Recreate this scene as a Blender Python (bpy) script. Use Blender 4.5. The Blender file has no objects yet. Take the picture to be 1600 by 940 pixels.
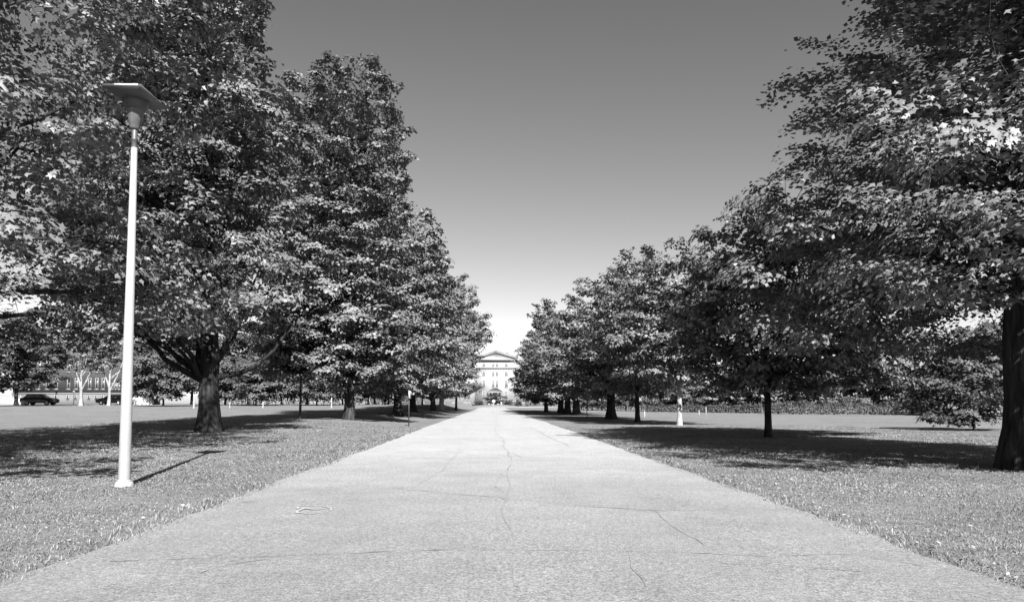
import bpy, math, random
import numpy as np
from mathutils import Vector, Matrix

sc = bpy.context.scene
col = sc.collection
R = math.radians

# ------------------------------------------------------------------ camera
F = 1155.0                       # focal length in pixels of a 1600 px wide frame
TILT, YAW = R(3.3), math.atan(32 / F)
CZ = 1.2
SHIFT = 160 - F * math.tan(TILT)
cam_d = bpy.data.cameras.new('camera')
cam = bpy.data.objects.new('camera', cam_d)
col.objects.link(cam)
cam_d.sensor_width = 36
cam_d.lens = F * 36 / 1600
cam_d.shift_y = SHIFT / 1600
cam_d.clip_end = 3000
cam.location = (0, 0, CZ)
cam.rotation_euler = (R(90) + TILT, 0, -YAW)
sc.camera = cam
FW = np.array([math.sin(YAW) * math.cos(TILT), math.cos(YAW) * math.cos(TILT), math.sin(TILT)])
RT = np.array([math.cos(YAW), -math.sin(YAW), 0.0])
UP = np.cross(RT, FW)

# ------------------------------------------------------------------ light
SUN_EL, SUN_AZ = R(38), math.atan2(0.2, -0.98)
sd = np.array([math.sin(SUN_AZ) * math.cos(SUN_EL), math.cos(SUN_AZ) * math.cos(SUN_EL), math.sin(SUN_EL)])
sun_d = bpy.data.lights.new('sun', 'SUN')
sun_d.energy = 5.0
sun_d.angle = R(0.53)
sun_d.color = (1, 1, 1)          # black-and-white photograph: neutral light
sun = bpy.data.objects.new('sun', sun_d)
sun.rotation_euler = Vector(-sd).to_track_quat('-Z', 'Y').to_euler()
sun.location = (0, -20, 40)
col.objects.link(sun)

w = bpy.data.worlds.new('World')
sc.world = w
w.use_nodes = True
nt = w.node_tree
bg = nt.nodes['Background']
sky = nt.nodes.new('ShaderNodeTexSky')
sky.sky_type = 'NISHITA'
sky.sun_disc = False
sky.sun_elevation = SUN_EL
sky.sun_rotation = SUN_AZ
sky.air_density = 1.0
sky.dust_density = 1.0
sky.ozone_density = 1.0
# black-and-white film behind a red filter: only the red channel, steeper contrast
sep = nt.nodes.new('ShaderNodeSeparateColor')
nt.links.new(sky.outputs[0], sep.inputs[0])
SKY_GAMMA, SKY_GAIN = 1.27, 0.686
pw = nt.nodes.new('ShaderNodeMath'); pw.operation = 'POWER'; pw.inputs[1].default_value = SKY_GAMMA
nt.links.new(sep.outputs[0], pw.inputs[0])
mu = nt.nodes.new('ShaderNodeMath'); mu.operation = 'MULTIPLY'; mu.inputs[1].default_value = SKY_GAIN
nt.links.new(pw.outputs[0], mu.inputs[0])
mn = nt.nodes.new('ShaderNodeMath'); mn.operation = 'MINIMUM'; mn.inputs[1].default_value = 5.4
nt.links.new(mu.outputs[0], mn.inputs[0])
nt.links.new(mn.outputs[0], bg.inputs[0])
bg.inputs[1].default_value = 0.0566

sc.view_settings.view_transform = 'Standard'
sc.view_settings.look = 'None'
sc.view_settings.exposure = 1.85
sc.view_settings.gamma = 1.0
sc.render.engine = 'CYCLES'
sc.cycles.max_bounces = 6
sc.cycles.diffuse_bounces = 1
sc.cycles.transparent_max_bounces = 4

# ------------------------------------------------------------------ terrain height and picking points on it
RL, RR = -3.27, 3.48             # road edges


def sst(a, b, x):
    t = np.clip((np.asarray(x, float) - a) / (b - a), 0, 1)
    return t * t * (3 - 2 * t)


def gz(x, y):
    x = np.asarray(x, float); y = np.asarray(y, float)
    left = sst(4, 10, -x) * np.clip(0.0105 * (y - 12), 0, 1.0)
    far = 0.25 * sst(140, 260, y)
    lip = 0.03 * (sst(-RL - 0.02, -RL + 0.22, -x) + sst(RR - 0.02, RR + 0.22, x)) - 0.025
    lip = np.where(y > 180, 0.0, lip)
    return np.maximum(left, far) + lip


def proj(p):
    d = np.asarray(p, float) - np.array([0, 0, CZ])
    q = d @ FW
    return 800 + F * (d @ RT) / q, 470 + SHIFT - F * (d @ UP) / q, q


def ray(px, py):
    return FW * F + RT * (px - 800) - UP * (py - 470 - SHIFT)


def at(px, py, Y):
    d = ray(px, py)
    return np.array([0, 0, CZ]) + d * (Y / d[1])


def ground(px, py):
    d = ray(px, py)
    z = 0.0
    for _ in range(60):
        t = (z - CZ) / d[2]
        p = np.array([0, 0, CZ]) + d * t
        z = 0.7 * z + 0.3 * float(gz(p[0], p[1]))
    return p


def base(px, Y):
    """point of the ground at distance Y seen in column px"""
    p = at(px, 632, Y)
    return np.array([p[0], Y, float(gz(p[0], Y))])


# ------------------------------------------------------------------ materials (neutral greys: the photograph is black and white)
def mat(name, v, rough=0.8, spec=0.3, noise=None, bump=None, island=0.0, transl=0.0, stretch=None):
    """noise = list of (scale, amount); bump = (scale, strength, distance)"""
    m = bpy.data.materials.new(name)
    m.use_nodes = True
    t = m.node_tree
    b = t.nodes['Principled BSDF']
    b.inputs['Roughness'].default_value = rough
    b.inputs['Specular IOR Level'].default_value = spec
    tc = t.nodes.new('ShaderNodeTexCoord')
    vec = tc.outputs['Object']
    if stretch:
        mp = t.nodes.new('ShaderNodeMapping')
        mp.inputs['Scale'].default_value = stretch
        t.links.new(vec, mp.inputs[0]); vec = mp.outputs[0]
    val = t.nodes.new('ShaderNodeValue'); val.outputs[0].default_value = v
    out = val.outputs[0]

    def mul(o, fac_out, amount):
        mr = t.nodes.new('ShaderNodeMapRange')
        mr.inputs['From Min'].default_value = 0.3 if amount >= 0 else 0.0
        mr.inputs['From Max'].default_value = 0.7 if amount >= 0 else 1.0
        a = abs(amount)
        mr.inputs['To Min'].default_value = 1 - a
        mr.inputs['To Max'].default_value = 1 + a
        mr.clamp = False
        t.links.new(fac_out, mr.inputs['Value'])
        mm = t.nodes.new('ShaderNodeMath'); mm.operation = 'MULTIPLY'
        t.links.new(o, mm.inputs[0]); t.links.new(mr.outputs[0], mm.inputs[1])
        return mm.outputs[0]
    for s, a in noise or []:
        n = t.nodes.new('ShaderNodeTexNoise')
        n.inputs['Scale'].default_value = s
        n.inputs['Detail'].default_value = 4
        t.links.new(vec, n.inputs['Vector'])
        out = mul(out, n.outputs[0], a)
    if island:
        g = t.nodes.new('ShaderNodeNewGeometry')
        out = mul(out, g.outputs['Random Per Island'], -island)
    cl = t.nodes.new('ShaderNodeMath'); cl.operation = 'MAXIMUM'; cl.inputs[1].default_value = 0.01
    t.links.new(out, cl.inputs[0])
    t.links.new(cl.outputs[0], b.inputs['Base Color'])
    if bump:
        n = t.nodes.new('ShaderNodeTexNoise')
        n.inputs['Scale'].default_value = bump[0]
        n.inputs['Detail'].default_value = 5
        t.links.new(vec, n.inputs['Vector'])
        bp = t.nodes.new('ShaderNodeBump')
        bp.inputs['Strength'].default_value = bump[1]
        bp.inputs['Distance'].default_value = bump[2]
        t.links.new(n.outputs[0], bp.inputs['Height'])
        t.links.new(bp.outputs[0], b.inputs['Normal'])
    if transl:
        tr = t.nodes.new('ShaderNodeBsdfTranslucent')
        t.links.new(cl.outputs[0], tr.inputs[0])
        mx = t.nodes.new('ShaderNodeMixShader'); mx.inputs[0].default_value = transl
        t.links.new(b.outputs[0], mx.inputs[1]); t.links.new(tr.outputs[0], mx.inputs[2])
        t.links.new(mx.outputs[0], t.nodes['Material Output'].inputs[0])
    return m


M = {
    'lawn': mat('lawn', 0.1237, 0.95, 0.1, [(0.12, .10), (0.9, .12), (7, .18), (45, .35)], (60, 0.8, 0.03)),
    'grass': mat('grass_blades', 0.1520, 0.7, 0.25, [(0.45, .24), (2.2, .14)], None, 0.45, 0.15),
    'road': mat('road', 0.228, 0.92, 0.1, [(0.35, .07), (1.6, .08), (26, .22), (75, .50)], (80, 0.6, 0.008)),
    'crack': mat('crack', 0.155, 0.95, 0.1, [(4, .25), (60, .3)]),
    'seam': mat('seam', 0.1591, 0.95, 0.1, [(4, .2), (60, .3)]),
    'paint': mat('road_paint', 0.2474, 0.8, 0.2, [(30, .2)]),
    'concrete': mat('concrete', 0.2333, 0.9, 0.2, [(3, .1), (30, .12)], (60, .4, .01)),
    'pave': mat('pavement', 0.2828, 0.9, 0.2, [(1, .08), (20, .1)]),
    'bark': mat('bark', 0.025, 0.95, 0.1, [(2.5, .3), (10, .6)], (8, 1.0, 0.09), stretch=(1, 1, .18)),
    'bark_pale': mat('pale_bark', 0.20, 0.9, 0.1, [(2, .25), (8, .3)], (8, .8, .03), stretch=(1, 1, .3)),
    'leaf_near': mat('leaf_near', 0.1025, 0.5, 0.35, None, None, 0.35, 0.05),
    'leaf': mat('leaf', 0.0990, 0.55, 0.35, None, None, 0.38, 0.05),
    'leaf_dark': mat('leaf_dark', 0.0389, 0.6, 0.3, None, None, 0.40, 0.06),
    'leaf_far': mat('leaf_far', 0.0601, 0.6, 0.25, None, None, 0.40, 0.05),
    'leaf_pale': mat('leaf_pale', 0.1202, 0.55, 0.3, None, None, 0.40, 0.1),
    'lamp_white': mat('painted_pole', 0.2121, 0.45, 0.4, [(2.5, .05), (14, .05)]),
    'lamp_grey': mat('weathered_metal', 0.0530, 0.5, 0.5, [(5, .15), (30, .1)]),
    'lamp_cup': mat('brushed_metal', 0.0848, 0.4, 0.5, [(8, .3), (25, .15)]),
    'dark': mat('dark_metal', 0.0283, 0.5, 0.4),
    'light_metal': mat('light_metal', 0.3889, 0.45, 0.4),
    'wallw': mat('pale_stone', 0.2333, 0.85, 0.2, [(0.4, .05), (3, .04)]),
    'trimw': mat('stone_trim', 0.155, 0.85, 0.2, [(1.5, .08)]),
    'roofw': mat('roof_slate', 0.2, 0.8, 0.2, [(1.5, .1)]),
    'winframe': mat('window_frame_white', 0.2404, 0.6, 0.3),
    'glass': mat('window_glass', 0.0495, 0.3, 0.4, [(0.7, .3)]),
    'glass_dark': mat('window_glass_dark', 0.0247, 0.2, 0.5),
    'frame_grey': mat('window_frame_grey', 0.1414, 0.6, 0.3),
    'brick': mat('dark_brick', 0.0530, 0.9, 0.2, [(0.6, .12), (12, .2)]),
    'brick_low': mat('base_brick', 0.0990, 0.9, 0.2, [(0.6, .1), (12, .15)]),
    'carpaint': mat('car_paint_dark', 0.0212, 0.25, 0.5),
    'tyre': mat('tyre', 0.0177, 0.9, 0.1),
    'white': mat('white_paint', 0.3535, 0.6, 0.3, [(2, .04)]),
    'litter': mat('dry_leaf', 0.1838, 0.8, 0.2, None, None, 0.6),
}




def tone_along(m, y0, y1, a, b):
    """the paving is darker at one end, paler at the other, in patches"""
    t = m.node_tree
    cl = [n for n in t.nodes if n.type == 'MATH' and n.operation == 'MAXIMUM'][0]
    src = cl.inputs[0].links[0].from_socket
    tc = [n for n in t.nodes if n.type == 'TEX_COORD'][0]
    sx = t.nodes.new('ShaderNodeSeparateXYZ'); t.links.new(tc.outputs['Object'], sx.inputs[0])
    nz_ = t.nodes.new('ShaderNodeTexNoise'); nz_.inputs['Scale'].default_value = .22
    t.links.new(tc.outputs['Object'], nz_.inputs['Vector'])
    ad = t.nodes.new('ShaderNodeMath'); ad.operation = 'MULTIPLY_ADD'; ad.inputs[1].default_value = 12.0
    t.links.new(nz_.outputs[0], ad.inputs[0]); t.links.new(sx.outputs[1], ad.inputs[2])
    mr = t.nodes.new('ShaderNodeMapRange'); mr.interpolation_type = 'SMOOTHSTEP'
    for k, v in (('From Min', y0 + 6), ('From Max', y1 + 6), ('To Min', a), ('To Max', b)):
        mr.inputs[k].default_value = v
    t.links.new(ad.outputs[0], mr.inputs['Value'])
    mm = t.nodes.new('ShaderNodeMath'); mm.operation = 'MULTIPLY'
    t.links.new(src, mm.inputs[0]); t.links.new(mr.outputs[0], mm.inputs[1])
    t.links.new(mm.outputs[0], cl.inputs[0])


tone_along(M['road'], 2, 22, .62, 1.06)  # paving darker near the viewer, paler farther along


# ------------------------------------------------------------------ mesh helpers
def mesh_np(name, verts, faces, material, smooth=False):
    """faces: list of int arrays (M,k)"""
    verts = np.ascontiguousarray(verts, np.float32)
    me = bpy.data.meshes.new(name)
    me.vertices.add(len(verts)); me.vertices.foreach_set('co', verts.ravel())
    faces = [np.ascontiguousarray(f, np.int32) for f in faces if len(f)]
    nl = sum(f.size for f in faces); npoly = sum(len(f) for f in faces)
    me.loops.add(nl); me.polygons.add(npoly)
    me.loops.foreach_set('vertex_index', np.concatenate([f.ravel() for f in faces]))
    starts = []; s = 0
    for f in faces:
        starts.append(s + np.arange(len(f)) * f.shape[1]); s += f.size
    me.polygons.foreach_set('loop_start', np.concatenate(starts).astype(np.int32))
    if smooth:
        me.polygons.foreach_set('use_smooth', np.ones(npoly, bool))
    me.update(calc_edges=True)
    me.validate()
    me.materials.append(material)
    return me


def link(name, me, parent=None, loc=None):
    o = bpy.data.objects.new(name, me)
    col.objects.link(o)
    if parent is not None:
        o.parent = parent
    if loc is not None:
        o.location = tuple(float(v) for v in loc)
    return o


class MB:
    """collects simple shapes into one mesh"""

    def __init__(s):
        s.v = []; s.f = {}; s.n = 0

    def add(s, v, faces):
        v = np.asarray(v, float).reshape(-1, 3)
        for f in faces:
            f = np.asarray(f, int)
            if f.ndim == 1:
                f = f[None]
            s.f.setdefault(f.shape[1], []).append(f + s.n)
        s.v.append(v); s.n += len(v)
        return s

    def box(s, x0, x1, y0, y1, z0, z1):
        v = [(x, y, z) for z in (z0, z1) for y in (y0, y1) for x in (x0, x1)]
        return s.add(v, [[(0, 2, 3, 1), (4, 5, 7, 6), (0, 1, 5, 4), (2, 6, 7, 3), (0, 4, 6, 2), (1, 3, 7, 5)]])

    def prism(s, pts, y0, y1):
        """polygon in xz extruded along y"""
        n = len(pts)
        v = [(p[0], y0, p[1]) for p in pts] + [(p[0], y1, p[1]) for p in pts]
        q = [(i, (i + 1) % n, n + (i + 1) % n, n + i) for i in range(n)]
        return s.add(v, [list(range(n))[::1], list(range(n, 2 * n))[::-1], q])

    def tube(s, path, rad, sides=8, cap=True):
        path = np.asarray(path, float); n = len(path)
        rad = np.broadcast_to(np.asarray(rad, float), (n,))
        tan = np.gradient(path, axis=0)
        tan /= np.linalg.norm(tan, axis=1)[:, None] + 1e-9
        ref = np.array([1.0, 0.13, 0.07]) if abs(tan[:, 2]).mean() > 0.6 else np.array([0.05, 0.1, 1.0])
        a = np.cross(tan, ref); a /= np.linalg.norm(a, axis=1)[:, None] + 1e-9
        b = np.cross(tan, a)
        th = np.arange(sides) * 2 * math.pi / sides
        v = path[:, None, :] + rad[:, None, None] * (np.cos(th)[None, :, None] * a[:, None, :] + np.sin(th)[None, :, None] * b[:, None, :])
        i = np.arange(n - 1)[:, None] * sides; j = np.arange(sides)[None, :]; j2 = (j + 1) % sides
        q = np.stack([i + j, i + sides + j, i + sides + j2, i + j2], -1).reshape(-1, 4)
        fs = [q]
        if cap:
            fs += [np.arange(sides), (np.arange(sides) + (n - 1) * sides)[::-1]]
        return s.add(v.reshape(-1, 3), fs)

    def lathe(s, prof, sides=24, centre=(0, 0), squash=1.0):
        prof = np.asarray(prof, float); n = len(prof)
        th = np.arange(sides) * 2 * math.pi / sides
        v = np.stack([centre[0] + prof[:, 0, None] * np.cos(th), centre[1] + squash * prof[:, 0, None] * np.sin(th),
                      np.repeat(prof[:, 1, None], sides, 1)], -1)
        i = np.arange(n - 1)[:, None] * sides; j = np.arange(sides)[None, :]; j2 = (j + 1) % sides
        q = np.stack([i + j, i + j2, i + sides + j2, i + sides + j], -1).reshape(-1, 4)
        return s.add(v.reshape(-1, 3), [q])

    def build(s, name, material, parent=None, loc=None, smooth=False):
        me = mesh_np(name, np.concatenate(s.v), [np.concatenate(f) for f in s.f.values()], material, smooth)
        return link(name, me, parent, loc)


def thing(name, label, cat, loc, group=None, rz=0.0):
    o = bpy.data.objects.new(name, None)
    o.empty_display_size = 0.3
    col.objects.link(o)
    o.location = tuple(float(v) for v in loc)
    o.rotation_euler = (0, 0, rz)
    o['label'] = label; o['category'] = cat
    if group:
        o['group'] = group
    return o


def tag(o, label, cat, group=None):
    o['label'] = label; o['category'] = cat
    if group:
        o['group'] = group
    return o


def structure(o):
    o['kind'] = 'structure'
    return o


def copy_thing(root, label, loc, rz, scale, group=None):
    r = root.copy(); col.objects.link(r)
    r.location = tuple(float(v) for v in loc); r.rotation_euler = (0, 0, rz); r.scale = scale
    r['label'] = label
    if group:
        r['group'] = group
    for ch in list(root.children):
        c = ch.copy(); col.objects.link(c); c.parent = r
        for g in ch.children:
            d = g.copy(); col.objects.link(d); d.parent = c
    return r


# ------------------------------------------------------------------ ground and lawn
def ground_sheet():
    xs = np.concatenate([[-900, -500, -300, -200, -150, -120, -100], np.arange(-90, -14, 4.0), np.arange(-14, RL - .3, .5),
                         [RL - .22, RL - .14, RL - .06, RL + .02, 0, RR - .02, RR + .06, RR + .14, RR + .22], np.arange(RR + .6, 14, .8),
                         np.arange(16, 90, 5.0), [100, 150, 250, 500, 900]])
    ys = np.concatenate([[-200, -80, -40, -20], np.arange(-12, 60, 2.0), np.arange(60, 300, 8.0), [320, 400, 550, 800, 1200, 1800]])
    X, Y = np.meshgrid(xs, ys)
    Z = gz(X, Y)
    v = np.stack([X, Y, Z], -1).reshape(-1, 3)
    nx, ny = len(xs), len(ys)
    i = np.arange(ny - 1)[:, None] * nx; j = np.arange(nx - 1)[None, :]
    q = np.stack([i + j, i + j + 1, i + nx + j + 1, i + nx + j], -1).reshape(-1, 4)
    return structure(link('ground', mesh_np('ground', v, [q], M['lawn'], True)))


ground_sheet()
rng = np.random.default_rng(5)


def road_sheet():
    ys = np.concatenate([np.arange(-14, 30, .2), np.arange(30, 205, 1.5)])
    n = len(ys)
    def rag(seed):
        r = np.random.default_rng(seed).normal(0, 1, n)
        k = np.convolve(r, np.ones(4) / 4, 'same') * .07 + np.convolve(r, np.ones(25) / 25, 'same') * .16
        return k
    l = RL + rag(1) + .02; r = RR + rag(2) - .02
    us = np.array([0, .12, .3, .5, .7, .88, 1])
    X = l[:, None] * (1 - us) + r[:, None] * us
    Z = 0.004 + 0.05 * (1 - (2 * us - 1) ** 2)[None, :] * np.ones((n, 1)) * 0.6 + 0.25 * sst(140, 260, ys)[:, None]
    v = np.stack([X, np.repeat(ys[:, None], 7, 1), Z], -1).reshape(-1, 3)
    i = np.arange(n - 1)[:, None] * 7; j = np.arange(6)[None, :]
    q = np.stack([i + j, i + j + 1, i + 7 + j + 1, i + 7 + j], -1).reshape(-1, 4)
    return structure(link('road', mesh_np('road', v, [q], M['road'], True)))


road = road_sheet()


def road_z(x, y):
    u = (x - RL) / (RR - RL)
    return 0.004 + 0.03 * (1 - (2 * u - 1) ** 2) + 0.25 * float(sst(140, 260, y))


def ribbon(name, pts_px, width, material, seed, jitter=0.03, step=0.12, lift=0.004):
    r = np.random.default_rng(seed)
    P = np.array([ground(*p)[:2] for p in pts_px])
    d = np.concatenate([[0], np.cumsum(np.linalg.norm(np.diff(P, axis=0), axis=1))])
    st = max(step, d[-1] / 160)
    s = np.linspace(0, d[-1], max(5, int(d[-1] / st)))
    Q = np.stack([np.interp(s, d, P[:, 0]), np.interp(s, d, P[:, 1])], -1)
    wob = np.cumsum(r.normal(0, 1, (len(s), 2)), axis=0)
    wob -= np.linspace(0, 1, len(s))[:, None] * wob[-1]
    Q += wob * jitter * math.sqrt(st)
    t = np.gradient(Q, axis=0); t /= np.linalg.norm(t, axis=1)[:, None] + 1e-9
    nrm = np.stack([-t[:, 1], t[:, 0]], -1)
    wd = width * np.clip(r.lognormal(-.2, .6, len(s)), .2, 2.4)[:, None] * .5
    A, B = Q + nrm * wd, Q - nrm * wd
    z = np.array([road_z(*p) for p in Q]) + lift
    v = np.concatenate([np.c_[A, z], np.c_[B, z]])
    n = len(s); i = np.arange(n - 1)
    f = np.stack([i, i + 1, i + 1 + n, i + n], -1)
    o = link(name, mesh_np(name, v, [f], material), road)
    return structure(o)


# transverse and lengthwise cracks in the worn paving, the middle seam
ribbon('crack', [(170, 884), (420, 880), (700, 870), (985, 871), (1200, 878), (1330, 872), (1440, 890)], 0.0099, M['crack'], 1)
ribbon('crack', [(620, 769), (700, 777), (790, 785), (900, 797), (1020, 805), (1150, 800)], 0.0136, M['crack'], 2)
ribbon('crack', [(1020, 805), (1060, 835), (1100, 860)], 0.0065, M['crack'], 3)
ribbon('crack', [(980, 871), (985, 900), (1010, 930)], 0.005, M['crack'], 4)
ribbon('crack', [(440, 769), (520, 769), (620, 768)], 0.0087, M['crack'], 5)
ribbon('crack', [(800, 711), (815, 719), (900, 720), (1000, 724)], 0.0186, M['crack'], 6)
ribbon('crack', [(600, 719), (700, 719), (790, 719)], 0.0124, M['crack'], 7)
ribbon('crack', [(830, 668), (850, 680), (870, 690), (890, 700)], 0.0248, M['crack'], 8)
ribbon('crack', [(680, 690), (740, 692), (860, 690)], 0.0186, M['crack'], 9)
ribbon('crack', [(640, 772), (690, 740), (720, 700)], 0.0074, M['crack'], 10)
ribbon('crack', [(310, 905), (350, 893), (420, 883)], 0.0074, M['crack'], 14)
ribbon('crack', [(1130, 890), (1260, 895), (1400, 905)], 0.0062, M['crack'], 15)
ribbon('seam', [(769, 642), (774, 670), (780, 710), (786, 750), (790, 790), (797, 860), (806, 930)], 0.0174, M['seam'], 11, .05)
ribbon('crack', [(783, 745), (776, 765), (788, 775), (790, 790)], 0.0217, M['seam'], 12)
ribbon('stain', [(378, 788), (398, 787)], .06, M['crack'], 13, .01)
ribbon('stain', [(192, 883), (217, 882)], .05, M['crack'], 16, .01)
ribbon('painted_mark', [(462, 798), (475, 796), (500, 797), (516, 800), (524, 804), (512, 807), (490, 809), (470, 807), (462, 802), (462, 798)], .024, M['paint'], 20, .06, .05, .006)
ribbon('painted_mark', [(466, 805), (480, 800), (492, 803), (508, 801)], .04, M['paint'], 21, .03, .05, .0085)

# loop in front of the far building, left driveway
mb = MB()
th = np.linspace(0, 2 * math.pi, 49)[:-1]
IC = at(773, 637, 200)
mb.add(np.c_[IC[0] + 19 * np.cos(th), 200 + 13 * np.sin(th), np.full(48, .0) + gz(0, 200 + 13 * np.sin(th)) + .06], [np.arange(48)])
structure(mb.build('pavement', M['pave']))
mb = MB()
xs = np.linspace(-150, -50, 26)
yy = 103 + 0 * xs
v = np.concatenate([np.c_[xs, yy - 3, gz(xs, yy - 3) + .012], np.c_[xs, yy + 4, gz(xs, yy + 4) + .012]])
i = np.arange(25)
mb.add(v, [np.stack([i, i + 1, i + 27, i + 26], -1)])
structure(mb.build('driveway', M['pave']))


# ------------------------------------------------------------------ grass blades near the viewer (uncountable)
def grass():
    r = np.random.default_rng(77)
    N = 2000000
    x = r.uniform(-19, 19, N); y = 2.5 + 37 * r.random(N) ** 1.25
    dist = np.hypot(x, y)
    keep = ((x < RL + .02 + .07 * r.random(N) ** 2) | (x > RR - .02 - .07 * r.random(N) ** 2)) & (np.abs(x) < y * .80 + 1.5)
    keep &= r.random(N) < np.clip((6.5 / dist) ** 1.0, .05, 1)
    # thin patches
    pt = np.sin(x * 1.7 + np.sin(y * 1.1)) * np.sin(y * 1.3 + 1 + np.sin(x * .9))
    keep &= (r.random(N) < .74 + .26 * pt)
    keep |= (r.random(N) < .55) & (np.minimum(np.abs(x - RL - .03), np.abs(x - RR + .03)) < .10) & (y < 18)
    x, y, dist = x[keep], y[keep], dist[keep]
    n = len(x)
    z = gz(x, y) - .004
    edge = np.minimum(np.abs(x - RL), np.abs(x - RR))
    h = r.uniform(.010, .036, n) * (1 + .6 * (edge < .2) + .25 * pt[keep])
    wd = r.uniform(.0012, .0030, n) * np.clip(dist / 5.0, 1, 4.5)
    la = r.uniform(0, 2 * math.pi, n); ll = h * r.uniform(.3, 1.9, n)
    a = la + math.pi / 2 + r.normal(0, .5, n)
    b = np.stack([x, y, z], -1)
    cl = np.clip(np.sin(y * 2.3 + np.sin(y * .7) * 3) * .5 + .5, 0, 1)
    h *= 1 + .7 * cl * (edge < .28) * (dist < 16)
    sx = np.stack([np.cos(a) * wd, np.sin(a) * wd, 0 * a], -1)
    tip = b + np.stack([np.cos(la) * ll, np.sin(la) * ll, h], -1)
    mid = b + np.stack([np.cos(la) * ll * .4, np.sin(la) * ll * .4, h * .65], -1)
    v = np.stack([b, mid + sx, tip, mid - sx], 1).reshape(-1, 3)
    k = np.arange(n)[:, None] * 4
    o = link('grass', mesh_np('grass', v, [k + np.array([[0, 1, 2, 3]])], M['grass']))
    o['kind'] = 'stuff'; o['label'] = 'short mown grass beside the road'
    o.data.update()
    print('grass blades', n)


grass()


def litter():
    r = np.random.default_rng(9)
    n = 650
    side = r.random(n) < .7
    y = 4 + 22 * r.random(n) ** 2
    x = np.where(side, RR + .05 + np.abs(r.normal(0, .55, n)), RL - .05 - np.abs(r.normal(0, .6, n)))
    s = r.uniform(.008, .026, n)
    a = r.uniform(0, 6.28, n)
    z = gz(x, y) + r.uniform(.02, .06, n)
    u = np.stack([np.cos(a), np.sin(a), r.normal(0, .3, n)], -1) * s[:, None]
    vv = np.stack([-np.sin(a), np.cos(a), r.normal(0, .3, n)], -1) * s[:, None] * .6
    b = np.stack([x, y, z], -1)
    v = np.stack([b - u, b + vv, b + u, b - vv], 1).reshape(-1, 3)
    k = np.arange(n)[:, None] * 4
    o = link('leaf_litter', mesh_np('leaf_litter', v, [k + np.array([[0, 1, 2, 3]])], M['litter']))
    o['kind'] = 'stuff'; o['label'] = 'small dry leaves scattered along the road edge'


litter()

# ------------------------------------------------------------------ trees
LEAF_MAPLE = (np.array([(0, 0, 0), (.12, .38, -.09), (.32, .17, -.03), (.66, .46, -.16), (.64, .15, -.06), (1, 0, -.16),
                        (.64, -.15, -.06), (.66, -.46, -.16), (.32, -.17, -.03), (.12, -.38, -.09)]),
              [np.array([[0, 5, 4, 3, 2, 1], [0, 9, 8, 7, 6, 5]])])
LEAF_LOBED = (np.array([(0, 0, 0), (.30, .47, -.13), (.46, .20, -.04), (1, 0, -.13), (.46, -.20, -.04), (.30, -.47, -.13)]),
              [np.array([[0, 3, 2, 1], [0, 5, 4, 3]])])
LEAF_MID = (np.array([(0, 0, 0), (.42, .42, -.14), (1, 0, -.12), (.42, -.42, -.14)]), [np.array([[0, 2, 1], [0, 3, 2]])])


def nz(a):
    return a / (np.linalg.norm(a, axis=-1, keepdims=True) + 1e-9)


def leaf_mesh(name, L, template, material, raw=False):
    tv, tf = template
    P, U, V, W, S = L
    v = P[:, None, :] + S[:, None, None] * (tv[None, :, 0, None] * U[:, None, :] + tv[None, :, 1, None] * V[:, None, :] + tv[None, :, 2, None] * W[:, None, :])
    k = np.arange(len(P))[:, None, None] * len(tv)
    fs = [(k + f[None]).reshape(-1, f.shape[1]) for f in tf]
    if raw:
        return v.reshape(-1, 3), fs
    return mesh_np(name, v.reshape(-1, 3), fs, material)


def bez(a, b, c, n):
    t = np.linspace(0, 1, n)[:, None]
    return (1 - t) ** 2 * a + 2 * t * (1 - t) * b + t * t * c


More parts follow.
